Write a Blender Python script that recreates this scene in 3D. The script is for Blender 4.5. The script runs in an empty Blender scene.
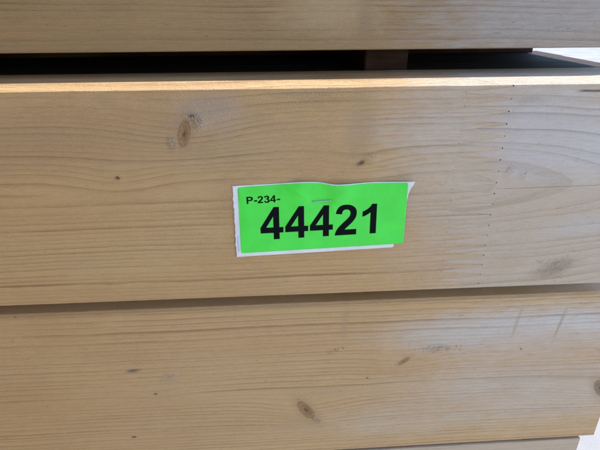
import bpy, bmesh, math, random
from mathutils import Vector, noise
random.seed(7)
sc = bpy.context.scene
C = sc.collection
MM = 0.001

# ---------------------------------------------------------------- camera (measured in mm on the plank face, Y = 0)
FPX, PITCH, YAW, ROLL, CD, CZ = 481.39, .4353, .0619, -.0045, 233.96, 153.51
cyw, syw, cp, sp = math.cos(YAW), math.sin(YAW), math.cos(PITCH), math.sin(PITCH)
FWD = Vector((syw*cp, cyw*cp, -sp)); RT0 = Vector((cyw, -syw, 0)); UP0 = RT0.cross(FWD)
RT = RT0*math.cos(ROLL) + UP0*math.sin(ROLL); UP = UP0*math.cos(ROLL) - RT0*math.sin(ROLL)
CAM = Vector((0, -CD, CZ))
def face(px, py, Y=0.0):
    """photo pixel -> point (mm) on the vertical plane Y"""
    d = FWD*FPX + RT*(px-300) - UP*(py-225)
    return CAM + d*((Y-CAM.y)/d.y)
cam_d = bpy.data.cameras.new('camera'); cam = bpy.data.objects.new('camera', cam_d); C.objects.link(cam)
from mathutils import Matrix
M3 = Matrix((RT, UP, -FWD)).transposed()
cam.matrix_world = Matrix.Translation(CAM*MM) @ M3.to_4x4()
cam_d.sensor_width = 36; cam_d.lens = 36*FPX/600; cam_d.clip_start = .01; cam_d.clip_end = 300
sc.camera = cam
sc.cycles.max_bounces = 5; sc.cycles.diffuse_bounces = 3; sc.cycles.glossy_bounces = 2

# ---------------------------------------------------------------- sky, sun, exposure
SUN_EL, SUN_TILT = 70.0, 4.0           # elevation; tilt of the sun behind the plank faces
SUN_DIR = Vector((math.cos(math.radians(SUN_EL)), math.sin(math.radians(SUN_TILT)), math.sin(math.radians(SUN_EL)))).normalized()
w = bpy.data.worlds.new('World'); sc.world = w; w.use_nodes = True
nt = w.node_tree; nt.nodes.clear()
sky = nt.nodes.new('ShaderNodeTexSky'); sky.sky_type = 'NISHITA'; sky.sun_disc = False
sky.sun_elevation = math.asin(SUN_DIR.z); sky.sun_rotation = math.atan2(SUN_DIR.x, SUN_DIR.y)
sky.air_density = 1.0; sky.dust_density = 0.; sky.ozone_density = 5.
bg = nt.nodes.new('ShaderNodeBackground'); bg.inputs['Strength'].default_value = .14
wo = nt.nodes.new('ShaderNodeOutputWorld')
nt.links.new(sky.outputs[0], bg.inputs[0]); nt.links.new(bg.outputs[0], wo.inputs[0])
sd = bpy.data.lights.new('sun', 'SUN'); sun = bpy.data.objects.new('sun', sd); C.objects.link(sun)
sd.energy = 2.2; sd.angle = math.radians(.5); sd.color = (1, .96, .90)
sun.rotation_euler = SUN_DIR.to_track_quat('Z', 'Y').to_euler(); sun.location = (0, 0, 3)
vs = sc.view_settings
vs.view_transform = 'Standard'; vs.look = 'None'; vs.gamma = 1; vs.use_curve_mapping = False; vs.exposure = 1.7

# ---------------------------------------------------------------- helpers
class NT:
    def __init__(s, name):
        s.m = bpy.data.materials.new(name); s.m.use_nodes = True; s.t = s.m.node_tree; s.t.nodes.clear()
        s.out = s.t.nodes.new('ShaderNodeOutputMaterial'); s.b = s.t.nodes.new('ShaderNodeBsdfPrincipled')
        s.t.links.new(s.b.outputs[0], s.out.inputs[0])
    def put(s, sock, v):
        if isinstance(v, bpy.types.NodeSocket): s.t.links.new(v, sock)
        elif v is not None: sock.default_value = v
    def math(s, op, a, b=None, c=None, clamp=False):
        n = s.t.nodes.new('ShaderNodeMath'); n.operation = op; n.use_clamp = clamp
        for i, v in enumerate((a, b, c)):
            if v is not None: s.put(n.inputs[i], v)
        return n.outputs[0]
    def add(s, a, b): return s.math('ADD', a, b)
    def mul(s, a, b): return s.math('MULTIPLY', a, b)
    def sub(s, a, b): return s.math('SUBTRACT', a, b)
    def vec(s, x, y, z):
        n = s.t.nodes.new('ShaderNodeCombineXYZ')
        for i, v in enumerate((x, y, z)): s.put(n.inputs[i], v)
        return n.outputs[0]
    def noise(s, v, scale, detail=2, rough=.5, off=None):
        n = s.t.nodes.new('ShaderNodeTexNoise'); n.inputs['Scale'].default_value = scale
        n.inputs['Detail'].default_value = detail; n.inputs['Roughness'].default_value = rough
        s.put(n.inputs['Vector'], v); return n.outputs['Fac']
    def smooth(s, v, a, b, lo=0., hi=1.):
        n = s.t.nodes.new('ShaderNodeMapRange'); n.interpolation_type = 'SMOOTHSTEP'
        s.put(n.inputs[0], v)
        for i, k in enumerate((a, b, lo, hi)): s.put(n.inputs[i+1], k)
        return n.outputs[0]
    def mix(s, f, a, b, mode='MIX'):
        n = s.t.nodes.new('ShaderNodeMix'); n.data_type = 'RGBA'; n.blend_type = mode
        s.put(n.inputs[0], f)
        for i, v in ((6, a), (7, b)):
            s.put(n.inputs[i], (*v, 1) if isinstance(v, tuple) else v)
        return n.outputs[2]
    def bump(s, h, dist, strength=1., nrm=None):
        n = s.t.nodes.new('ShaderNodeBump'); n.inputs['Distance'].default_value = dist
        n.inputs['Strength'].default_value = strength; s.put(n.inputs['Height'], h)
        if nrm is not None: s.put(n.inputs['Normal'], nrm)
        return n.outputs[0]
    def mm(s, offset):
        """solid object coordinates in millimetres, shifted to the stack's own frame"""
        tc = s.t.nodes.new('ShaderNodeTexCoord')
        n = s.t.nodes.new('ShaderNodeMapping'); n.inputs['Scale'].default_value = (1000,)*3
        n.inputs['Location'].default_value = offset
        s.put(n.inputs['Vector'], tc.outputs['Object'])
        x = s.t.nodes.new('ShaderNodeSeparateXYZ'); s.put(x.inputs[0], n.outputs[0])
        return n.outputs[0], x.outputs[0], x.outputs[1], x.outputs[2]

def ell(n, x, z, cx, cz, ang, rx, rz):
    """distance in units of an ellipse's radii, in the plank face"""
    c, s = math.cos(ang), math.sin(ang)
    dx, dz = n.sub(x, cx), n.sub(z, cz)
    u = n.add(n.mul(dx, c/rx), n.mul(dz, s/rx)); v = n.add(n.mul(dx, -s/rz), n.mul(dz, c/rz))
    return n.math('SQRT', n.add(n.mul(u, u), n.mul(v, v)))

def wood(name, off, pith, slope, spacing, early, late, seed, knots=(), stains=(), rough_patches=(),
         light_tint=(), kx=0., spec=.5, wav=5., contrast=.75, blotch=.35, blot_col=(.50, .28, .115), fuzz=.5, cracks=()):
    n = NT(name); P, x, y, z = n.mm(off)
    yp, zp = pith
    lowv = n.vec(n.mul(x, .006), n.mul(y, .012), n.add(n.mul(z, .016), seed*3.7))
    low = n.sub(n.noise(lowv, 1., 2, .5), .5)
    midv = n.vec(n.mul(x, .022), n.mul(y, .05), n.add(n.mul(z, .07), seed*1.3+9))
    mid = n.sub(n.noise(midv, 1., 2, .5), .5)
    zz = n.add(n.sub(n.sub(z, zp), n.mul(x, slope)), n.add(n.mul(low, wav*2.4), n.mul(mid, wav*.35)))
    yy = n.add(n.sub(y, yp), n.mul(x, kx))
    r = n.math('SQRT', n.add(n.add(n.mul(yy, yy), n.mul(zz, zz)), 4.))
    # grain flows round the knots
    kd = []
    for (px, pz, ang, rx, rz, col, dark, sw, amp) in knots:
        d = ell(n, x, z, px, pz, ang, rx, rz); kd.append((d, col, dark))
        if amp:
            e = ell(n, x, z, px, pz, 0, sw*2.4, sw)
            g = n.math('EXPONENT', n.mul(n.mul(e, e), -1.))
            r = n.add(r, n.mul(g, amp))
    # years of different width
    rv = n.vec(n.mul(r, .13), seed*5.1, 0.)
    ph = n.add(n.math('DIVIDE', r, spacing), n.mul(n.noise(rv, 1., 2, .6), 2.4))
    fine = n.vec(n.mul(x, .05), n.mul(y, .5), n.mul(z, .5))
    ph = n.add(ph, n.mul(n.noise(fine, 1., 2, .5), .16))
    fr = n.math('FRACT', ph)
    yr = n.math('FLOOR', ph)
    wn = n.t.nodes.new('ShaderNodeTexWhiteNoise'); wn.noise_dimensions = '1D'; n.put(wn.inputs['W'], n.add(yr, seed*17.))
    latew = n.mul(n.add(n.mul(n.smooth(fr, .25, .85), .42), n.mul(n.smooth(fr, .72, .92), .58)), n.smooth(fr, .95, 1., 1., 0.))
    latew = n.mul(latew, n.add(n.mul(wn.outputs['Value'], .75), .35))
    # along the length the late wood fades in and out
    fadev = n.vec(n.mul(x, .011), n.mul(y, .03), n.add(n.mul(z, .05), seed*2.9))
    latew = n.mul(latew, n.smooth(n.noise(fadev, 1., 3, .55), .28, .66, .35, 1.1))
    # fibres
    fib = n.noise(n.vec(n.mul(x, .11), n.mul(y, 2.4), n.mul(z, 2.4)), 1., 3, .65)
    fib2 = n.noise(n.vec(n.mul(x, .5), n.mul(y, 6.), n.mul(z, 6.)), 1., 2, .6)
    pale = tuple(min(1, c*1.22+.015) for c in early)
    nst = n.mul(n.sub(n.noise(n.vec(n.mul(x, .07), 0., n.mul(z, .45)), 1., 3, .65), .5), 1.3)
    EA, LA = early, late
    for (px, pz, ang, rx, rz, wc, f) in light_tint:          # sky sheen and shade painted into the grain colours, with some greyed wood
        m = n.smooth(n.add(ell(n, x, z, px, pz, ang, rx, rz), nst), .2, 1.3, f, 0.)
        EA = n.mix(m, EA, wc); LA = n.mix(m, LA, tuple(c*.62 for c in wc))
    col = n.mix(n.mul(latew, contrast), EA, LA)
    bl = n.noise(n.vec(n.mul(x, .009), n.mul(y, .03), n.add(n.mul(z, .028), seed*7.7)), 1., 3, .55)
    col = n.mix(n.smooth(bl, .42, .75, 0., blotch), col, blot_col)
    bl2 = n.noise(n.vec(n.mul(x, .02), n.mul(y, .03), n.add(n.mul(z, .03), seed*4.1+31)), 1., 3, .6)
    col = n.mix(n.smooth(bl2, .5, .8, 0., .4), col, pale)
    col = n.mix(n.smooth(fib, .45, .8, 0., .35), col, late)
    col = n.mix(n.smooth(fib2, .3, .7, 0., .22), col, pale)
    # resin flecks: short dark dashes along the grain
    fl = n.noise(n.vec(n.mul(x, .22), n.mul(y, 1.2), n.add(n.mul(z, 1.2), seed)), 1., 1, .4)
    col = n.mix(n.smooth(fl, .74, .80, 0., .5), col, n.mix(.5, late, (.10, .06, .03)))
    nkn = n.mul(n.sub(n.noise(n.vec(n.mul(x, .9), 0., n.mul(z, .9)), 1., 3, .65), .5), .85)
    for (px, pz, ang, rx, rz, scol, f) in stains:
        d = ell(n, x, z, px, pz, ang, rx, rz)
        d = n.add(d, nst)
        col = n.mix(n.smooth(d, .15, 1.25, f, 0.), col, scol)
    hk = 0.
    for d, kc, dark in kd:
        dn = n.add(d, nkn)
        ring = n.math('SINE', n.mul(dn, 15.))
        kcol = n.mix(n.smooth(ring, -1., 1., 0., .7), tuple(min(1, c*1.25) for c in kc), tuple(c*.5 for c in kc))
        kcol = n.mix(n.mul(n.smooth(dn, .62, .88), .55), kcol, tuple(c*.35 for c in kc))
        kcol = n.mix(n.smooth(dn, .05, .55, dark, 0.), kcol, (.045, .028, .018))
        halo = n.smooth(dn, .8, 2.4, .38, 0.)
        col = n.mix(halo, col, n.mix(.5, kc, (.42, .26, .13)))
        col = n.mix(n.smooth(dn, .75, 1.1, .92, 0.), col, kcol)
        hk = n.add(hk, n.smooth(d, .0, .75, -1.3, 0.))
    for (x0, z0, sl, x1, wd, f) in cracks:
        zc = n.add(n.add(z0, n.mul(n.sub(x, x0), sl)), n.mul(n.sub(n.noise(n.vec(n.mul(x, .12), 0., 0.), 1., 3, .6), .5), .8))
        m = n.mul(n.smooth(n.math('ABSOLUTE', n.sub(z, zc)), wd*.3, wd, f, 0.), n.mul(n.smooth(x, x0, x0+6), n.smooth(x, x1-4, x1, 1., 0.)))
        col = n.mix(m, col, (.07, .045, .03))
    # roughness of the sawn surface: fuzz, cross ticks of the planer, torn patches
    tick = n.noise(n.vec(n.mul(x, 1.15), n.mul(y, .35), n.mul(z, .38)), 1., 3, .7)
    fz = n.noise(n.vec(n.mul(x, .9), n.mul(y, 1.6), n.mul(z, 1.6)), 1., 3, .7)
    fzm = n.smooth(bl2, .38, .62, .25*fuzz, 1.15*fuzz)
    h = n.add(n.mul(fib, 1.), n.mul(n.add(n.mul(tick, .6), n.mul(fz, .9)), fzm))
    torn = 0.
    for (px, pz, ang, rx, rz, f) in rough_patches:
        d = ell(n, x, z, px, pz, ang, rx, rz)
        torn = n.add(torn, n.smooth(d, .3, 1.15, f, 0.))
    if rough_patches:
        tv = n.noise(n.vec(n.mul(x, .95), n.mul(y, .8), n.mul(z, .6)), 1., 4, .75)
        h = n.add(h, n.mul(torn, n.mul(tv, 3.4)))
        col = n.mix(n.mul(torn, n.smooth(tv, .52, .7, 0., .5)), col, (.68, .60, .52))
        col = n.mix(n.mul(torn, n.smooth(tv, .28, .44, .6, 0.)), col, (.33, .22, .135))
    h = n.add(h, hk) if not isinstance(hk, float) else h
    n.put(n.b.inputs['Base Color'], col)
    n.put(n.b.inputs['Roughness'], n.smooth(fib, .2, .8, .50, .68))
    n.b.inputs['Specular IOR Level'].default_value = spec
    n.put(n.b.inputs['Normal'], n.bump(h, .00042, 1.))
    return n.m

def simple_wood(name, early, late, seed, rough=.75, spec=.2):
    """lighter shader for timber that is hidden, in the dark or outside the frame"""
    n = NT(name); P, x, y, z = n.mm((0, 0, 0))
    g = n.noise(n.vec(n.mul(x, .012), n.mul(y, .5), n.add(n.mul(z, .5), seed)), 1., 2, .55)
    n.put(n.b.inputs['Base Color'], n.mix(n.smooth(g, .42, .66), early, late))
    n.b.inputs['Roughness'].default_value = rough; n.b.inputs['Specular IOR Level'].default_value = spec
    n.put(n.b.inputs['Normal'], n.bump(g, .0003, .6))
    return n.m

def plain(name, col, rough=.6, metal=0., spec=.5):
    n = NT(name); P, x, y, z = n.mm((0, 0, 0))
    v = n.noise(P, .6, 3, .6)
    n.put(n.b.inputs['Base Color'], n.mix(n.smooth(v, .3, .7, 0., 1.), tuple(c*.94 for c in col), tuple(min(1, c*1.04) for c in col)))
    n.b.inputs['Roughness'].default_value = rough; n.b.inputs['Metallic'].default_value = metal
    n.b.inputs['Specular IOR Level'].default_value = spec
    n.put(n.b.inputs['Normal'], n.bump(v, .00006, .5))
    return n.m

def link(name, me, mat=None, parent=None, loc=None):
    o = bpy.data.objects.new(name, me); C.objects.link(o)
    if mat: me.materials.append(mat)
    if parent: o.parent = parent
    if loc is not None: o.location = Vector(loc)*MM
    return o
def tag(o, label, cat, group=None):
    o['label'] = label; o['category'] = cat
    if group: o['group'] = group
    return o
def thing(name, label, cat, loc, group=None):
    o = bpy.data.objects.new(name, None); C.objects.link(o); o.location = Vector(loc)*MM; o.empty_display_size = .02
    return tag(o, label, cat, group)

# ---------------------------------------------------------------- planks
PITCHF, FL = 6.2491, 23.5
FZ0 = 115.768                      # height of the first finger tip on the middle plank
def finger(z, side):
    """X of the joint at height z; the fingers of the left stave point right"""
    t = ((z-FZ0)/PITCHF) % 1.0
    tri = abs(t-.5)*2              # 1 at the tips
    return tri
def stave_mesh(x0, x1, thick, H, ct, cb, origin, jl=None, jr=None, seed=0, wob=.25, step=9.):
    """a length of timber: long faces with uneven chamfers (ct top, cb bottom), either end square or finger-cut.
    jl / jr = X of the finger tips of a joint at that end. Coordinates relative to origin (mm, world frame)"""
    ox, oy, oz = origin
    zs = {ct and H-ct or H, cb}
    # heights on the front and back faces
    Z = [cb, H-ct]
    if jl is not None or jr is not None:
        k0 = math.floor((cb+oz-FZ0)/PITCHF)-1
        for k in range(k0, k0+40):
            for fz in (-.06, .06, .44, .56):
                z = FZ0+PITCHF*(k+fz)-oz
                if cb+.2 < z < H-ct-.2: Z.append(z)
    else:
        Z += [cb+(H-ct-cb)*i/10 for i in range(1, 10)]
    Z = sorted(Z)
    r = .45
    prof = []                      # (y, z) front from bottom to top, then back from top to bottom
    front = [(cb+r*.4, 0.0), (cb*.5, cb*.5), (r*.35, cb-r*.5)] + [(0., z) for z in Z] + [(r*.35, H-ct+r*.6), (ct*.5, H-ct*.5), (ct-r*.6, H-r*.3), (ct+r, H)]
    back = [(thick-y, z) for y, z in front]
    nF = len(front)
    prof = front + back[::-1]
    def endx(z, tip, left):
        zw = z+oz
        t = ((zw-FZ0)/PITCHF) % 1.0
        d = min(t, 1-t)            # 0 at the right-hand tips, .5 at the left-hand tips
        f = min(1, max(0, (d-.06)/.38))
        X = tip - FL*f
        k = int(round((zw-FZ0)/PITCHF)); hv = (.25+.75*abs(math.sin(k*7.3+1)))*(1 if k > -11 else .7)
        if left: return X - .55*hv*(d < .07) - .07     # the stave on the left: blunt tips stop short
        return X + .04*(d > .43) + .07
    cols = []
    n = max(2, int((x1-x0)/step))
    xa = x0 if jl is None else jl+2
    xb = x1 if jr is None else jr-FL-2
    n = max(2, int((xb-xa)/step))
    xs = [xa+(xb-xa)*i/n for i in range(n+1)]
    rows = []
    if jl is not None: rows.append([endx(z, jl, False) for y, z in prof])
    rows += [[x]*len(prof) for x in xs]
    if jr is not None: rows.append([endx(z, jr, True) for y, z in prof])
    V, F = [], []
    for row in rows:
        for (y, z), X in zip(prof, row):
            e = 0.
            nz = noise.noise(Vector((X*.021+seed*3.1, z*.01, 3.3)))
            nz2 = noise.noise(Vector((X*.11+seed*1.7, z*.05, 8.3)))
            # wander of the chamfers
            if z > H-ct-.01 and z < H-.01 and ct > 0: e = (nz*.8+nz2*.35)*wob
            if z < cb+.01 and z > .01 and cb > 0: e = -(nz*.8+nz2*.35)*wob
            V.append(((X-ox)*MM, (y+nz*.12)*MM, (z+e)*MM))
    m = len(prof)
    for i in range(len(rows)-1):
        for j in range(m):
            a, b = i*m+j, i*m+(j+1) % m
            F.append((a, a+m, b+m, b))
    for base, flip in ((0, False), ((len(rows)-1)*m, True)):
        for j in range(nF-1):
            q = (base+j, base+j+1, base+m-2-j, base+m-1-j)
            F.append(q[::-1] if flip else q)
    me = bpy.data.meshes.new('stave'); me.from_pydata(V, [], F); me.validate()
    bm = bmesh.new(); bm.from_mesh(me); bmesh.ops.recalc_face_normals(bm, faces=bm.faces); bm.to_mesh(me); bm.free()
    return me

def splinters(name, parent, pts, spread, count, seed, mat, Y, origin, ln=(.6, 2.2), ang=(50, 110), out=.5):
    """torn fibres standing out of the face round the given photo points"""
    rnd = random.Random(seed); V, F = [], []
    for _ in range(count):
        px, py = rnd.choice(pts)
        c = face(px, py, Y); X = c.x+rnd.gauss(0, spread[0]); Zc = c.z+rnd.gauss(0, spread[1])
        L = rnd.uniform(*ln); a = math.radians(rnd.uniform(*ang)); wd = rnd.uniform(.05, .15)
        dx, dz = math.cos(a)*L, math.sin(a)*L; nx, nz = -math.sin(a)*wd, math.cos(a)*wd
        o = rnd.uniform(.15, 1)*out; b = len(V)
        for q in ((X-nx, Y+.15, Zc-nz), (X+nx, Y+.15, Zc+nz), (X+dx*.5+nx*1.2, Y-o*.7, Zc+dz*.5+nz), (X+dx*.5-nx, Y-o*.55, Zc+dz*.5-nz), (X+dx, Y-o*rnd.uniform(.1, 1.1), Zc+dz), (X+dx*.5, Y+.15, Zc+dz*.5)):
            V.append(((q[0]-origin[0])*MM, (q[1]-origin[1])*MM, (q[2]-origin[2])*MM))
        F += [(b, b+3, b+2, b+1), (b+3, b+4, b+2), (b+1, b+2, b+5), (b, b+5, b+3), (b+2, b+4, b+5), (b+3, b+5, b+4), (b, b+1, b+5)]
    me = bpy.data.meshes.new(name); me.from_pydata(V, [], F)
    o = link(name, me, mat, parent); o['kind'] = 'stuff'
    return o

def K(px, py, ang, rx, rz, col=(.36, .22, .11), dark=.5, sw=12., amp=4., Y=0.):
    p = face(px, py, Y); return (p.x, p.z, math.radians(ang), rx, rz, col, dark, sw, amp)
def S(px, py, ang, rx, rz, col, f, Y=0.):
    p = face(px, py, Y); return (p.x, p.z, math.radians(ang), rx, rz, col, f)
def T(px, py, ang, rx, rz, f, Y=0.):
    p = face(px, py, Y); return (p.x, p.z, math.radians(ang), rx, rz, f)

EARLY, LATE = (.565, .36, .16), (.27, .135, .042)
fibre_m = plain('pale_torn_fibre', (.58, .46, .33), .8)
XL = -620.
Z_MID, T_MID = 0., 119.4
T_LOW = -11.8                       # the narrow gap under the middle plank
Z_LOW, Y_LOW = -137.7, 8.
T_BOT = Z_LOW-2.4
Z_BOT, Y_BOT = -260.1, 8.4
Z_HID = -380.1
Z_GROUND = -470.0
Z_UP, Y_UP = 131.7, 13.6
X_JOINT = face(500, 165).x

# middle plank: two staves finger-jointed
org = (-210., 0., Z_MID)
t = thing('timber_plank', 'finger-jointed pine plank on edge bearing the stapled green tag', 'plank', org)
mA = wood('pine_flat_grain', org, (7, 66), .004, 2.75, EARLY, LATE, 1.0, wav=2.2, contrast=.95, blotch=.6, fuzz=.9,
    knots=[K(184, 134, -14, 3.0, 7.0, (.36, .20, .085), .8, 14, 7), K(117.5, 178, 0, 1.15, .95, (.20, .12, .07), .9, 9, 4), K(192, 116, 0, 1.2, .6, (.10, .08, .07), .9, 5, 0), K(361, 163, 25, 2.2, 1.2, (.22, .12, .06), .85, 9, 4)],
    light_tint=[S(70, 135, 4, 130, 22, (.43, .275, .14), .85), S(250, 150, 0, 70, 20, (.47, .315, .16), .7), S(235, 215, 0, 14, 26, (.45, .285, .13), .55), S(110, 255, 0, 160, 13, (.58, .385, .175), .6), S(470, 190, 0, 50, 75, (.57, .50, .41), .8), S(425, 125, 0, 40, 16, (.56, .50, .45), .5), S(480, 92, 0, 45, 16, (.54, .47, .39), .8)],  # darker upper left and sky-lit right side painted into the wood tone
    stains=[S(362, 125, 0, 9, 24, (.40, .27, .14), .5), S(180, 122, 0, 10, 9, (.42, .27, .14), .45), S(240, 215, 10, 6, 26, (.40, .25, .13), .35), S(210, 112, 0, 20, 11, (.46, .36, .29), .5), S(205, 152, 0, 8, 5, (.45, .29, .14), .4), S(250, 295, 0, 60, 4, (.50, .29, .13), .35)],
    rough_patches=[T(195, 121, -40, 6, 4.5, 1.2), T(210, 106, 0, 15, 8, .5), T(172, 144, 0, 3, 5, .9), T(370, 158, 0, 5, 5, .5), T(330, 95, 0, 30, 5, .5), T(290, 100, 0, 40, 6, .3)])
sA = link('stave', stave_mesh(XL, X_JOINT, 38, T_MID-Z_MID, 3.4, .7, org, None, X_JOINT, 1), mA, t)
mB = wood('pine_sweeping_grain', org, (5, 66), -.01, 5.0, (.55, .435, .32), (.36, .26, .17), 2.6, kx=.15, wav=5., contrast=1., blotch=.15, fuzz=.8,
    knots=[K(640, 262, 0, 4, 4, (.36, .22, .11), .5, 16, 6)],
    light_tint=[S(575, 140, -12, 50, 24, (.59, .57, .56), .85), S(530, 135, 0, 26, 26, (.56, .53, .52), .6), S(585, 225, 8, 30, 8, (.56, .53, .50), .5)],  # bluish sky sheen painted over the paler stave
    stains=[S(556, 268, 20, 17, 7, (.39, .275, .18), .55), S(507, 262, 10, 12, 8, (.52, .36, .20), .3), S(530, 100, 0, 10, 2.5, (.34, .26, .19), .4)],
    rough_patches=[T(556, 268, 22, 15, 7, .9), T(510, 172, 40, 4, 3, .5), T(523, 176, 60, 3, 3, .5)],
    cracks=[(face(497, 189).x, face(497, 189).z, .012, 260., .22, .6), (face(574, 91).x, face(574, 91).z, -.0, 260., .9, .8)])
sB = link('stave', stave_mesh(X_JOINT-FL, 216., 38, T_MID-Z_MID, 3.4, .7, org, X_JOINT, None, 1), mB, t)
splinters('torn_fibres', sA, [(188, 117), (190, 120), (193, 123), (198, 126), (202, 122), (170, 143), (175, 148), (191, 114)], (1.3, 1.3), 70, 1, fibre_m, 0., org, (.7, 1.9), (40, 130), .7)
splinters('torn_fibres', sA, [(330, 89.5), (338, 90), (370, 158), (376, 154)], (1.6, .7), 26, 2, fibre_m, 0., org, (.4, 1.1), (20, 120), .4)
splinters('torn_fibres', sB, [(540, 272), (552, 268), (560, 262), (572, 254), (545, 262), (557, 276)], (3.2, 1.6), 45, 3, plain('brown_torn_fibre', (.46, .37, .28), .8), 0., org, (.8, 2.2), (20, 80), .4)
splinters('torn_fibres', sB, [(508, 170.5), (506, 172), (524, 175), (522, 179), (538, 145), (575, 160)], (.5, .7), 14, 4, fibre_m, 0., org, (1.0, 2.0), (40, 70), .5)

# lower plank
org = (-200., Y_LOW, Z_LOW)
YL = Y_LOW
t = thing('timber_plank', 'pine plank with diagonal knots and torn fuzz, directly under the tagged plank', 'plank', org)
GB = (.44, .30, .16)
mC = wood('pine_straight_grain', org, (22, -165), .0, 3.1, (.57, .37, .175), (.32, .175, .065), 4.2, wav=2.2, contrast=.95, blotch=.45, fuzz=.9,
    knots=[K(306, 410, -58, 9.5, 4.0, (.34, .19, .08), .75, 14, 7, YL), K(404, 361, 38, 4.6, 1.7, (.40, .225, .085), .5, 10, 4, YL), K(600, 388, -60, 8.5, 4., (.28, .175, .09), .6, 14, 6, YL),
           K(155.5, 394, 0, 1.2, .8, (.26, .18, .11), .6, 6, 2, YL), K(367, 378, -20, 1.0, .6, (.32, .21, .12), .5, 5, 1, YL), K(134, 437, 0, 1.6, .7, (.12, .10, .085), .7, 4, 0, YL), K(521, 349, -40, 1.2, .5, (.36, .26, .16), .2, 4, 1, YL)],
    light_tint=[S(545, 330, 0, 85, 24, (.63, .625, .615), .9, YL), S(450, 335, 0, 55, 17, (.59, .54, .48), .7, YL), S(540, 385, 0, 110, 40, (.58, .52, .455), .75, YL), S(400, 420, 0, 60, 18, (.58, .49, .37), .6, YL)],  # sky sheen towards the right painted as paler, bluer grain
    stains=[S(132, 371, 4, 6, 2., (.13, .115, .10), .85, YL), S(345, 322, -4, 2.6, 17, GB, .6, YL), S(517, 322, -6, 1.4, 15, (.40, .28, .15), .45, YL), S(560, 324, -8, 1.4, 15, (.38, .25, .13), .6, YL), S(320, 392, 0, 36, 5, (.48, .32, .18), .4, YL), S(545, 378, 0, 60, 4, (.40, .30, .20), .35, YL), S(170, 378, 0, 8, 5, (.40, .31, .21), .4, YL), S(300, 425, 0, 22, 8, (.46, .31, .18), .35, YL)],
    rough_patches=[T(438, 348, 0, 14, 5, .8, YL), T(335, 351, 0, 5, 3, .7, YL), T(317, 420, -50, 5, 2.5, .9, YL), T(172, 376, 0, 4, 2, .5, YL), T(560, 318, 0, 50, 10, .25, YL)])
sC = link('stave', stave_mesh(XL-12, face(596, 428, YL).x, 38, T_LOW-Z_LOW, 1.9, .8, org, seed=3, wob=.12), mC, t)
splinters('torn_fibres', sC, [(412+i*5, 349+(i % 3)) for i in range(11)], (1.6, 1.5), 50, 5, fibre_m, YL, org, (.8, 2.4), (65, 115), .55)
splinters('torn_fibres', sC, [(314, 414), (317, 418), (319, 421), (323, 427), (298, 401), (301, 405)], (1., .9), 38, 6, fibre_m, YL, org, (.7, 2.2), (60, 120), .7)
splinters('torn_fibres', sC, [(330, 354), (336, 351), (341, 349), (173, 375), (168, 377)], (.9, .6), 28, 7, fibre_m, YL, org, (.6, 1.8), (30, 100), .9)
splinters('torn_fibres', sC, [(random.uniform(390, 590), random.uniform(300, 385)) for _ in range(40)] + [(random.uniform(200, 390), random.uniform(320, 440)) for _ in range(14)], (.1, .1), 56, 8, fibre_m, YL, org, (.4, 1.4), (-15, 70), .3)

# bottom plank in view, and the one that carries it
org = (-205., Y_BOT, Z_BOT)
t = thing('timber_plank', 'greyish pine plank on edge, two planks below the tagged one', 'plank', org)
mD = wood('pine_grey_grain', org, (15, -190), .004, 3., (.52, .41, .285), (.36, .25, .15), 6.1, contrast=.6, blotch=.2)
link('stave', stave_mesh(XL+8, face(578.3, 444, Y_BOT).x, 38, T_BOT-Z_BOT, .6, 2.5, org, seed=4, wob=.12), mD, t)
org = (-205., 6., Z_HID)
t = thing('timber_plank', 'lowest pine plank on edge, lying on the bearer blocks', 'plank', org)
mE = simple_wood('pine_low_grain', EARLY, LATE, 7.4)
link('stave', stave_mesh(XL+3, 218., 38, Z_BOT-Z_HID, 2.5, 2.5, org, seed=5), mE, t)

# upper plank
org = (-205., Y_UP, Z_UP)
t = thing('timber_plank', 'pine plank on edge above the dark gap, resting on the spacer laths', 'plank', org)
mF = wood('pine_fine_grain', org, (20, 176), -.01, 2.7, (.335, .215, .092), (.21, .112, .04), 8.8, wav=3., contrast=.85, blotch=.4, fuzz=.7,
    light_tint=[S(560, 20, 0, 75, 40, (.43, .405, .385), .8, Y_UP)],  # brighter sky light at the right end painted as grey tone
    stains=[S(330, 10, 0, 30, 14, (.47, .34, .18), .6, Y_UP), S(365, 25, 0, 5, 16, (.30, .20, .10), .5, Y_UP)])
link('stave', stave_mesh(XL-5, 206., 38, 120., 1.2, .5, org, seed=6, wob=.1), mF, t)

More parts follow.
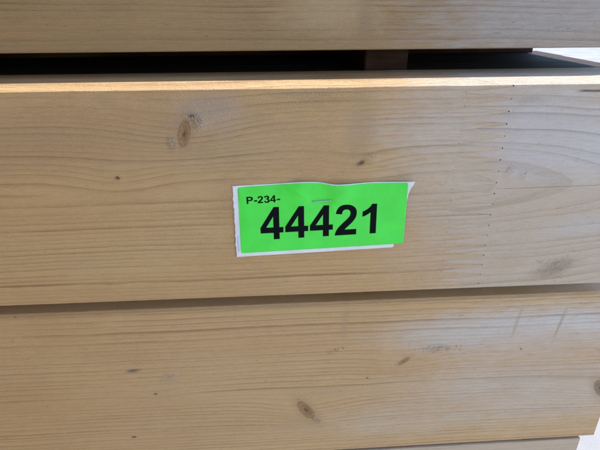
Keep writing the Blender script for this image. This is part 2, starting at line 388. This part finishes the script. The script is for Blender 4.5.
# rows of planks behind the front ones
mR = simple_wood('dark_brown_grain', (.08, .058, .046), (.05, .035, .028), 10.2, .8, .1)  # even dark brown, far darker than the front planks
rear = stave_mesh(XL, 200., 38, 119., .3, .3, (XL, 0, 0), seed=9, step=60.)
rear.materials.append(mR)
rr = random.Random(4)
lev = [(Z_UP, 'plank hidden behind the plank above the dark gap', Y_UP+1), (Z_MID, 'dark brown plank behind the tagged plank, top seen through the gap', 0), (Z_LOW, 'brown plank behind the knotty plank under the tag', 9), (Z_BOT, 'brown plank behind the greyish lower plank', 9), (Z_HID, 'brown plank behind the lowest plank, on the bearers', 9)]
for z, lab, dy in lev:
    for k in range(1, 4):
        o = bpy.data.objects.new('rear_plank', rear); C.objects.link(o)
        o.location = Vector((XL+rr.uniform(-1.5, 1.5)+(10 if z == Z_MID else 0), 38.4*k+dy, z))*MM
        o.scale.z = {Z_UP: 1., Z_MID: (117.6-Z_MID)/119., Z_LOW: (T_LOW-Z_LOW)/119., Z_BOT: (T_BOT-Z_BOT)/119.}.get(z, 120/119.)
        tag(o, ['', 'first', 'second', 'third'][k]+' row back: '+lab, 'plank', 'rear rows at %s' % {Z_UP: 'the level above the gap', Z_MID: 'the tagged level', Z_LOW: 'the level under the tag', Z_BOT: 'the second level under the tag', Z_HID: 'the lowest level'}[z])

# spacer laths in the gap, bearers under the stack
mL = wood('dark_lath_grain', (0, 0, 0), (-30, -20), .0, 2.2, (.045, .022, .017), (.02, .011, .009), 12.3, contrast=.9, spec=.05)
def block(name, sx, sy, sz, bev, mat, loc):
    bm = bmesh.new(); bmesh.ops.create_cube(bm, size=1)
    for v in bm.verts: v.co = Vector((v.co.x*sx, (v.co.y+.5)*sy, (v.co.z+.5)*sz))*MM
    bmesh.ops.subdivide_edges(bm, edges=[e for e in bm.edges if abs(e.verts[0].co.y-e.verts[1].co.y) > 1e-6], cuts=8)
    bmesh.ops.bevel(bm, geom=[e for e in bm.edges if e.calc_face_angle(0) > 1], offset=bev*MM, segments=2, affect='EDGES')
    for v in bm.verts:
        p = v.co*400; v.co += Vector((noise.noise(p), noise.noise(p+Vector((5, 5, 5))), 0))*.0005
    me = bpy.data.meshes.new(name); bm.to_mesh(me); bm.free()
    return link(name, me, mat, None, loc)
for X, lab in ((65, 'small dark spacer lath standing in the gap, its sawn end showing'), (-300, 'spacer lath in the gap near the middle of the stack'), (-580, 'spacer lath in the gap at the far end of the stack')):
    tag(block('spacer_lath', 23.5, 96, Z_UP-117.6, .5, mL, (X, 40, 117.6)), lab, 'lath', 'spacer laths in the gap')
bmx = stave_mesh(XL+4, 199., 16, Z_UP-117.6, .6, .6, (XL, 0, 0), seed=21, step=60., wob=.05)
tag(link('light_block_board', bmx, mL, None, (XL, 138, 117.6)), 'added long dark board blocking light at the back of the gap between the planks', 'board')  # board added to keep sky light from entering behind the gap
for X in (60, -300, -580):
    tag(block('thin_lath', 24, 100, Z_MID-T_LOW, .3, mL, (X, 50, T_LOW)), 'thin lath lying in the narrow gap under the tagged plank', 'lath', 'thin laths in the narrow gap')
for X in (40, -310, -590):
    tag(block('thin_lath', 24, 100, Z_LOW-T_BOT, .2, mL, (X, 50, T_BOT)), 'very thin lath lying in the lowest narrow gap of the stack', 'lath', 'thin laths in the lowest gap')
mK = simple_wood('bearer_grain', (.42, .31, .19), (.28, .18, .10), 13.3)
for X, lab in ((130, 'squared bearer block under the near end of the stack'), (-520, 'squared bearer block under the far end of the stack')):
    tag(block('bearer_block', 90, 200, Z_HID-Z_GROUND, 2., mK, (X, -8, Z_GROUND)), lab, 'bearer', 'bearers under the stack')

# ---------------------------------------------------------------- ground
def stone(name, c0, c1, c2, scale, bumpd):
    n = NT(name); P, x, y, z = n.mm((0, 0, 0))
    g1 = n.noise(P, .004, 4, .6); g2 = n.noise(P, scale, 4, .65)
    c = n.mix(n.smooth(g1, .35, .65), c0, c1); c = n.mix(n.smooth(g2, .5, .75, 0., .5), c, c2)
    n.put(n.b.inputs['Base Color'], c); n.b.inputs['Roughness'].default_value = .85
    n.put(n.b.inputs['Normal'], n.bump(g2, bumpd, .6))
    return n.m
def slab(name, x0, x1, y0, y1, mat, z):
    bm = bmesh.new(); bmesh.ops.create_grid(bm, x_segments=12, y_segments=12, size=.5)
    for v in bm.verts: v.co = Vector((x0+(x1-x0)*(v.co.x+.5), y0+(y1-y0)*(v.co.y+.5), 0))
    me = bpy.data.meshes.new(name); bm.to_mesh(me); bm.free()
    o = link(name, me, mat, None, (0, 0, z)); o['kind'] = 'structure'
    return o
slab('ground', -60, 60, -60, 60, stone('pale_concrete', (.27, .25, .225), (.33, .305, .275), (.20, .185, .165), .25, .0015), Z_GROUND)

# ---------------------------------------------------------------- two packs added out of view to shade and warm the left side
org = (-330., -850., Z_GROUND)
pk = thing('shade_pack', 'added tall pack of crosswise beams, out of view, shading the left of the tagged stack', 'shade pack', org)
mP = simple_wood('shade_pack_grain', (.52, .35, .17), (.36, .22, .09), 15.)
pm = stave_mesh(0., 1500., 160, 119., 4, 4, (750, 0, 0), seed=12, step=300.); pm.materials.append(mP)
for k in range(13):
    o = bpy.data.objects.new('shade_pack_beam', pm); C.objects.link(o); o.parent = pk
    o.rotation_euler.z = math.pi/2
    o.location = Vector((rr.uniform(-6, 6), rr.uniform(-10, 10), 120.*k))*MM

org = (-189., -1150., Z_GROUND)
pk = thing('shade_pack', 'added very tall pack of beams, out of view, blocking frontal light on the tagged stack', 'shade pack', org)  # second added pack, behind the camera, cuts off the sky in front
pm = stave_mesh(0., 1500., 135, 119., 4, 4, (750, 0, 0), seed=13, step=300.); pm.materials.append(mP)
for k in range(19):
    for c in (-1, 137):
        o = bpy.data.objects.new('shade_pack_beam', pm); C.objects.link(o); o.parent = pk
        o.rotation_euler.z = math.pi/2
        o.location = Vector((c, rr.uniform(-8, 8), 120.*k))*MM

# ---------------------------------------------------------------- the tag
def lift(X, Z):
    """how far (mm) the paper stands off the plank at a point of the face"""
    st = face(321, 200.3)
    top = max(0, min(1, (Z-40)/27))
    L = .35
    L += 2.4*math.exp(-((X-(st.x+9))/9)**2)*top**2                       # buckle right of the staple
    L += 1.5*math.exp(-((X-(st.x-9))/8)**2)*top**1.5                      # and left of it
    L += 2.6*max(0, min(1, (X-38)/36))**2*top**1.5                        # top right corner curls off
    L += .5*math.exp(-((X+20)/14)**2)*(1-top) + .35*noise.noise(Vector((X*.06, Z*.09, 2)))
    # creases running out from the staple's ends
    for ex, az in ((-5.0, 148), (5.0, 28), (5.0, -22), (-5.0, 205), (5., -70)):
        a_ = math.radians(az); ux, uz = X-st.x-ex, Z-st.z
        al, ac = ux*math.cos(a_)+uz*math.sin(a_), -ux*math.sin(a_)+uz*math.cos(a_)
        if al > 0: L += .55*math.exp(-(al/11)**2)*(1-math.exp(-(al/2.5)**2))*math.exp(-abs(ac)/1.3)
    d2 = ((X-st.x)/7.5)**2 + ((Z-st.z)/5)**2
    L *= 1-.85*math.exp(-d2)
    return max(L, .22)
def sheet(name, loops, zoff, thick, mat, parent, org, grid=.8, conv=None):
    """flat outline(s) in the plane of the plank (X, Z in mm), cut finely and laid on the buckled paper surface"""
    bm = bmesh.new(); edges = []
    for lp in loops:
        vs_ = [bm.verts.new((X, 0, Z)) for X, Z in lp]
        for i in range(len(vs_)): edges.append(bm.edges.new((vs_[i], vs_[(i+1) % len(vs_)])))
    bmesh.ops.triangle_fill(bm, use_beauty=True, use_dissolve=False, edges=edges, normal=(0, -1, 0))
    xs = [v.co.x for v in bm.verts]; zs = [v.co.z for v in bm.verts]
    for ax, lo, hi in ((0, min(xs), max(xs)), (2, min(zs), max(zs))):
        k = math.floor(lo/grid)+1
        while k*grid < hi:
            co = [0, 0, 0]; no = [0, 0, 0]; co[ax] = k*grid+.013; no[ax] = 1
            bmesh.ops.bisect_plane(bm, geom=bm.verts[:]+bm.edges[:]+bm.faces[:], plane_co=co, plane_no=no)
            k += 1
    for v in bm.verts:
        L = lift(v.co.x, v.co.z)+zoff
        p = Vector((v.co.x, 0, v.co.z)); p = p+(CAM-p)*(L/CD)      # the measured outline is an outline seen on the face plane
        v.co = (p-Vector(org))*MM
    for f in bm.faces:
        f.normal_update()
        f.smooth = True
    if sum(f.normal.y for f in bm.faces) > 0: bmesh.ops.reverse_faces(bm, faces=bm.faces[:])
    me = bpy.data.meshes.new(name); bm.to_mesh(me); bm.free()
    o = link(name, me, mat, parent)
    s = o.modifiers.new('thickness', 'SOLIDIFY'); s.thickness = thick*MM; s.offset = -1
    return o
def xz(px, py): p = face(px, py); return (p.x, p.z)
def smoothline(pts, n=6):
    out = []
    for i in range(len(pts)-1):
        p0, p1, p2, p3 = pts[max(i-1, 0)], pts[i], pts[i+1], pts[min(i+2, len(pts)-1)]
        for k in range(n):
            t_ = k/n
            out.append(tuple(.5*(2*b+(c_-a)*t_+(2*a-5*b+4*c_-d)*t_*t_+(3*b-a-3*c_+d)*t_**3) for a, b, c_, d in zip(p0, p1, p2, p3)))
    return out+[pts[-1]]
org = (*xz(236.5, 257)[:1], 0, xz(236.5, 257)[1])
tagt = thing('paper_tag', 'bright green numbered label on white backing paper, stapled to the plank', 'tag', org)
def paper(name, col, rough, trans=0.):
    n = NT(name); P, x, y, z = n.mm((0, 0, 0))
    v = n.noise(P, 1.6, 3, .6); v2 = n.noise(P, .08, 2, .5)
    n.put(n.b.inputs['Base Color'], n.mix(n.smooth(v2, .3, .7), tuple(c*.92 for c in col), col))
    n.b.inputs['Roughness'].default_value = rough
    n.put(n.b.inputs['Normal'], n.bump(n.add(v, n.mul(v2, 10.)), .00008, .8))
    return n.m
white_m = paper('white_backing_paper', (.80, .82, .84), .6)
green_m = paper('fluorescent_green_paper', (.07, .86, .075), .34)
ink_m = plain('black_print', (.005, .007, .009), .7, 0., .06)
blue_m = paper('pale_blue_release_strip', (.52, .62, .78), .5)
# backing sheet outline (photo pixels), torn left edge
rnd = random.Random(3)
left = [(232.5+3.9*k/30+rnd.uniform(-.55, .55), 186.3+70.4*k/30) for k in range(31)]
top = smoothline([(410, 181.9), (390, 181.9), (370, 182.3), (345, 184.5), (333, 184.5), (318, 182.2), (300, 182.2), (270, 184.0), (233, 186)], 5)
outline = left + smoothline([(237, 257), (300, 253.2), (340, 250.6), (392, 247.4)], 6) + [(393.4, 246.6), (393.8, 245), (393.6, 243.2), (396, 240), (402, 236), (405.5, 210)] + [(407, 200), (408.8, 193), (411, 188.5), (415, 182.6), (414.6, 181.8)] + top[:-1]
back = sheet('backing_sheet', [[xz(*p) for p in outline]], 0., .10, white_m, tagt, org)
# narrow bluish strip of the release paper beside the label
strip = sheet('release_strip', [[xz(*p) for p in [(237.2, 236), (238.9, 236), (239.6, 251.6), (238, 251.8)]]], .06, .03, blue_m, back, org)
# green label with rounded corners
def rounded(c, r, n=5):
    out = []
    for i, p in enumerate(c):
        a, b = Vector(c[i-1]), Vector(c[(i+1) % len(c)]); p = Vector(p)
        d1, d2 = (a-p).normalized()*r, (b-p).normalized()*r
        for k in range(n+1):
            t_ = k/n; out.append(tuple(p+d1*(1-t_)**2+d2*t_**2))
    return out
corners = [(237.6, 187.6), (241.2, 253.3), (403.2, 243.4), (408.4, 182.6)]
rc = rounded(corners, 2.6)
gt = smoothline([(405, 182.8), (390, 182.9), (370, 183.3), (345, 185.5), (333, 185.5), (318, 183.1), (300, 183.2), (270, 185.2), (241, 187.3)], 5)
gl = sheet('green_label', [[xz(*p) for p in rc+gt[1:-1]]], .16, .08, green_m, tagt, org)
# print: outlines of a plain bold grotesque
GLY = {
'4': (1139, 'M638 0 V295 H38 V541 L674 1472 H910 V542 H1092 V295 H910 V0 Z M638 542 V1043 L301 542 Z'),
'1': (1139, 'M809 0 H528 V1059 Q374 915 165 846 V1101 Q275 1137 404 1237.5 T581 1472 H809 Z'),
'2': (1139, 'M1036 262 V0 H47 Q63 149 143.5 280.5 T461 631 Q652 809 695 872 Q753 959 753 1044 Q753 1138 702.5 1188.5 T563 1239 Q475 1239 423 1186 T363 1010 L82 1038 Q118 1267 241 1369.5 T570 1472 Q790 1472 920 1355 T1036 1050 Q1036 945 998.5 850 T879 651 Q824 577 680 445 T498 270 L476 262 Z'),
'3': (1139, 'M76 391 L348 424 Q361 320 418 265 T556 210 Q643 210 702.5 276 T762 454 Q762 560 705 622 T566 684 Q512 684 437 663 L468 892 Q582 889 642 941.5 T702 1081 Q702 1155 658 1199 T541 1243 Q469 1243 418 1193 T356 1047 L97 1091 Q124 1230 181 1313 T340 1430.5 T568 1473 Q785 1473 916 1335 Q1024 1222 1024 1080 Q1024 878 803 758 Q935 730 1014 632 T1093 394 Q1093 217 939 95 T558 -25 Q362 -25 232 88 T76 391 Z'),
'P': (1366, 'M149 0 V1466 H624 Q894 1466 976 1444 Q1102 1411 1187 1300.5 T1272 1015 Q1272 880 1223 788 T1098.5 643.5 T945 574 Q839 553 638 553 H445 V0 Z M445 1218 V802 H607 Q782 802 841 825 T933.5 897 T967 1011 Q967 1090 920.5 1142 T802 1207 Q750 1218 588 1218 Z'),
'-': (682, 'M115 391 V672 H667 V391 Z')}
def glyph(path):
    loops, cur, p, q = [], [], (0, 0), None
    tk = path.replace('M', ' M ').replace('L', ' L ').replace('H', ' H ').replace('V', ' V ').replace('Q', ' Q ').replace('T', ' T ').replace('Z', ' Z ').split()
    i = 0
    while i < len(tk):
        c_ = tk[i]; i += 1
        if c_ == 'Z': loops.append(cur); cur = []; continue
        def num():
            nonlocal i
            i += 1; return float(tk[i-1])
        if c_ == 'M': p = (num(), num()); cur = [p]; q = None
        elif c_ == 'L': p = (num(), num()); cur.append(p); q = None
        elif c_ == 'H': p = (num(), p[1]); cur.append(p); q = None
        elif c_ == 'V': p = (p[0], num()); cur.append(p); q = None
        elif c_ in 'QT':
            q = (num(), num()) if c_ == 'Q' else ((2*p[0]-q[0], 2*p[1]-q[1]) if q else p)
            e = (num(), num())
            for k in range(1, 7):
                t_ = k/6; cur.append(tuple((1-t_)**2*a+2*t_*(1-t_)*b+t_*t_*c2 for a, b, c2 in zip(p, q, e)))
            p = e
    out = []
    for lp in loops:
        while len(lp) > 1 and math.dist(lp[0], lp[-1]) < 1: lp = lp[:-1]
        out.append(lp)
    return out
def write(s, u0, u1, H_, quad, grid):
    """quad in photo pixels: base left, base right, top right, top left for text units u0..u1 and 0..H_"""
    bl, br, tr, tl = quad; adv = 0
    for ch in s:
        a, path = GLY[ch]; L_ = []
        for lp in glyph(path):
            o_ = []
            for X, Y_ in lp:
                u = (adv+X-u0)/(u1-u0); v = Y_/H_
                px = (1-v)*((1-u)*bl[0]+u*br[0])+v*((1-u)*tl[0]+u*tr[0]); py = (1-v)*((1-u)*bl[1]+u*br[1])+v*((1-u)*tl[1]+u*tr[1])
                o_.append(xz(px, py))
            L_.append(o_)
        sheet('printed_letter' if ch == 'P' else 'printed_hyphen' if ch == '-' else 'printed_digit', L_, .27, .02, ink_m, gl, org, grid)
        adv += a
write('44421', 38, 4556+809, 1472, ((261.0, 240.1), (375.7, 233.1), (377.2, 203.7), (259.6, 207.6)), .8)
write('P-234-', 149, 6132, 1466, ((246.8, 204.0), (280.2, 202.0), (279.9, 194.9), (246.4, 197.0)), .8)

# staple through the paper
def tube(name, pts, r, mat, org, seg=8):
    V, F = [], []
    for i, p in enumerate(pts):
        p = Vector(p); d = (Vector(pts[min(i+1, len(pts)-1)])-Vector(pts[max(i-1, 0)])).normalized()
        a = d.cross(Vector((.1, .2, 1))).normalized(); b = d.cross(a)
        for k in range(seg):
            th = 2*math.pi*k/seg; V.append(tuple((p+a*r*math.cos(th)+b*r*math.sin(th)-Vector(org))*MM))
    for i in range(len(pts)-1):
        for k in range(seg): F.append((i*seg+k, i*seg+(k+1) % seg, (i+1)*seg+(k+1) % seg, (i+1)*seg+k))
    F += [tuple(range(seg))[::-1], tuple((len(pts)-1)*seg+k for k in range(seg))]
    me = bpy.data.meshes.new(name); me.from_pydata(V, [], F)
    for f in me.polygons: f.use_smooth = True
    return link(name, me, mat, None, org)
a, b = face(312.2, 200.9), face(331.6, 199.9)
L0, L1 = lift(a.x, a.z)+.42, lift(b.x, b.z)+.42
pts = [(a.x, 3.5, a.z), (a.x, 0, a.z), (a.x+.05, -L0+.25, a.z), (a.x+.35, -L0, a.z+.02)]
for k in range(1, 8):
    f = k/8; X = a.x+(b.x-a.x)*f; Z_ = a.z+(b.z-a.z)*f; pts.append((X, min(-(L0*(1-f)+L1*f), -lift(X, Z_)-.4), Z_))
pts += [(b.x-.35, -L1, b.z-.02), (b.x-.05, -L1+.25, b.z), (b.x, 0, b.z), (b.x, 3.5, b.z)]
st = tube('staple', pts, .3, plain('staple_steel', (.42, .46, .52), .22, 1.), (a.x, 0, a.z))
tag(st, 'thin grey wire staple driven through the green tag above its number', 'staple')
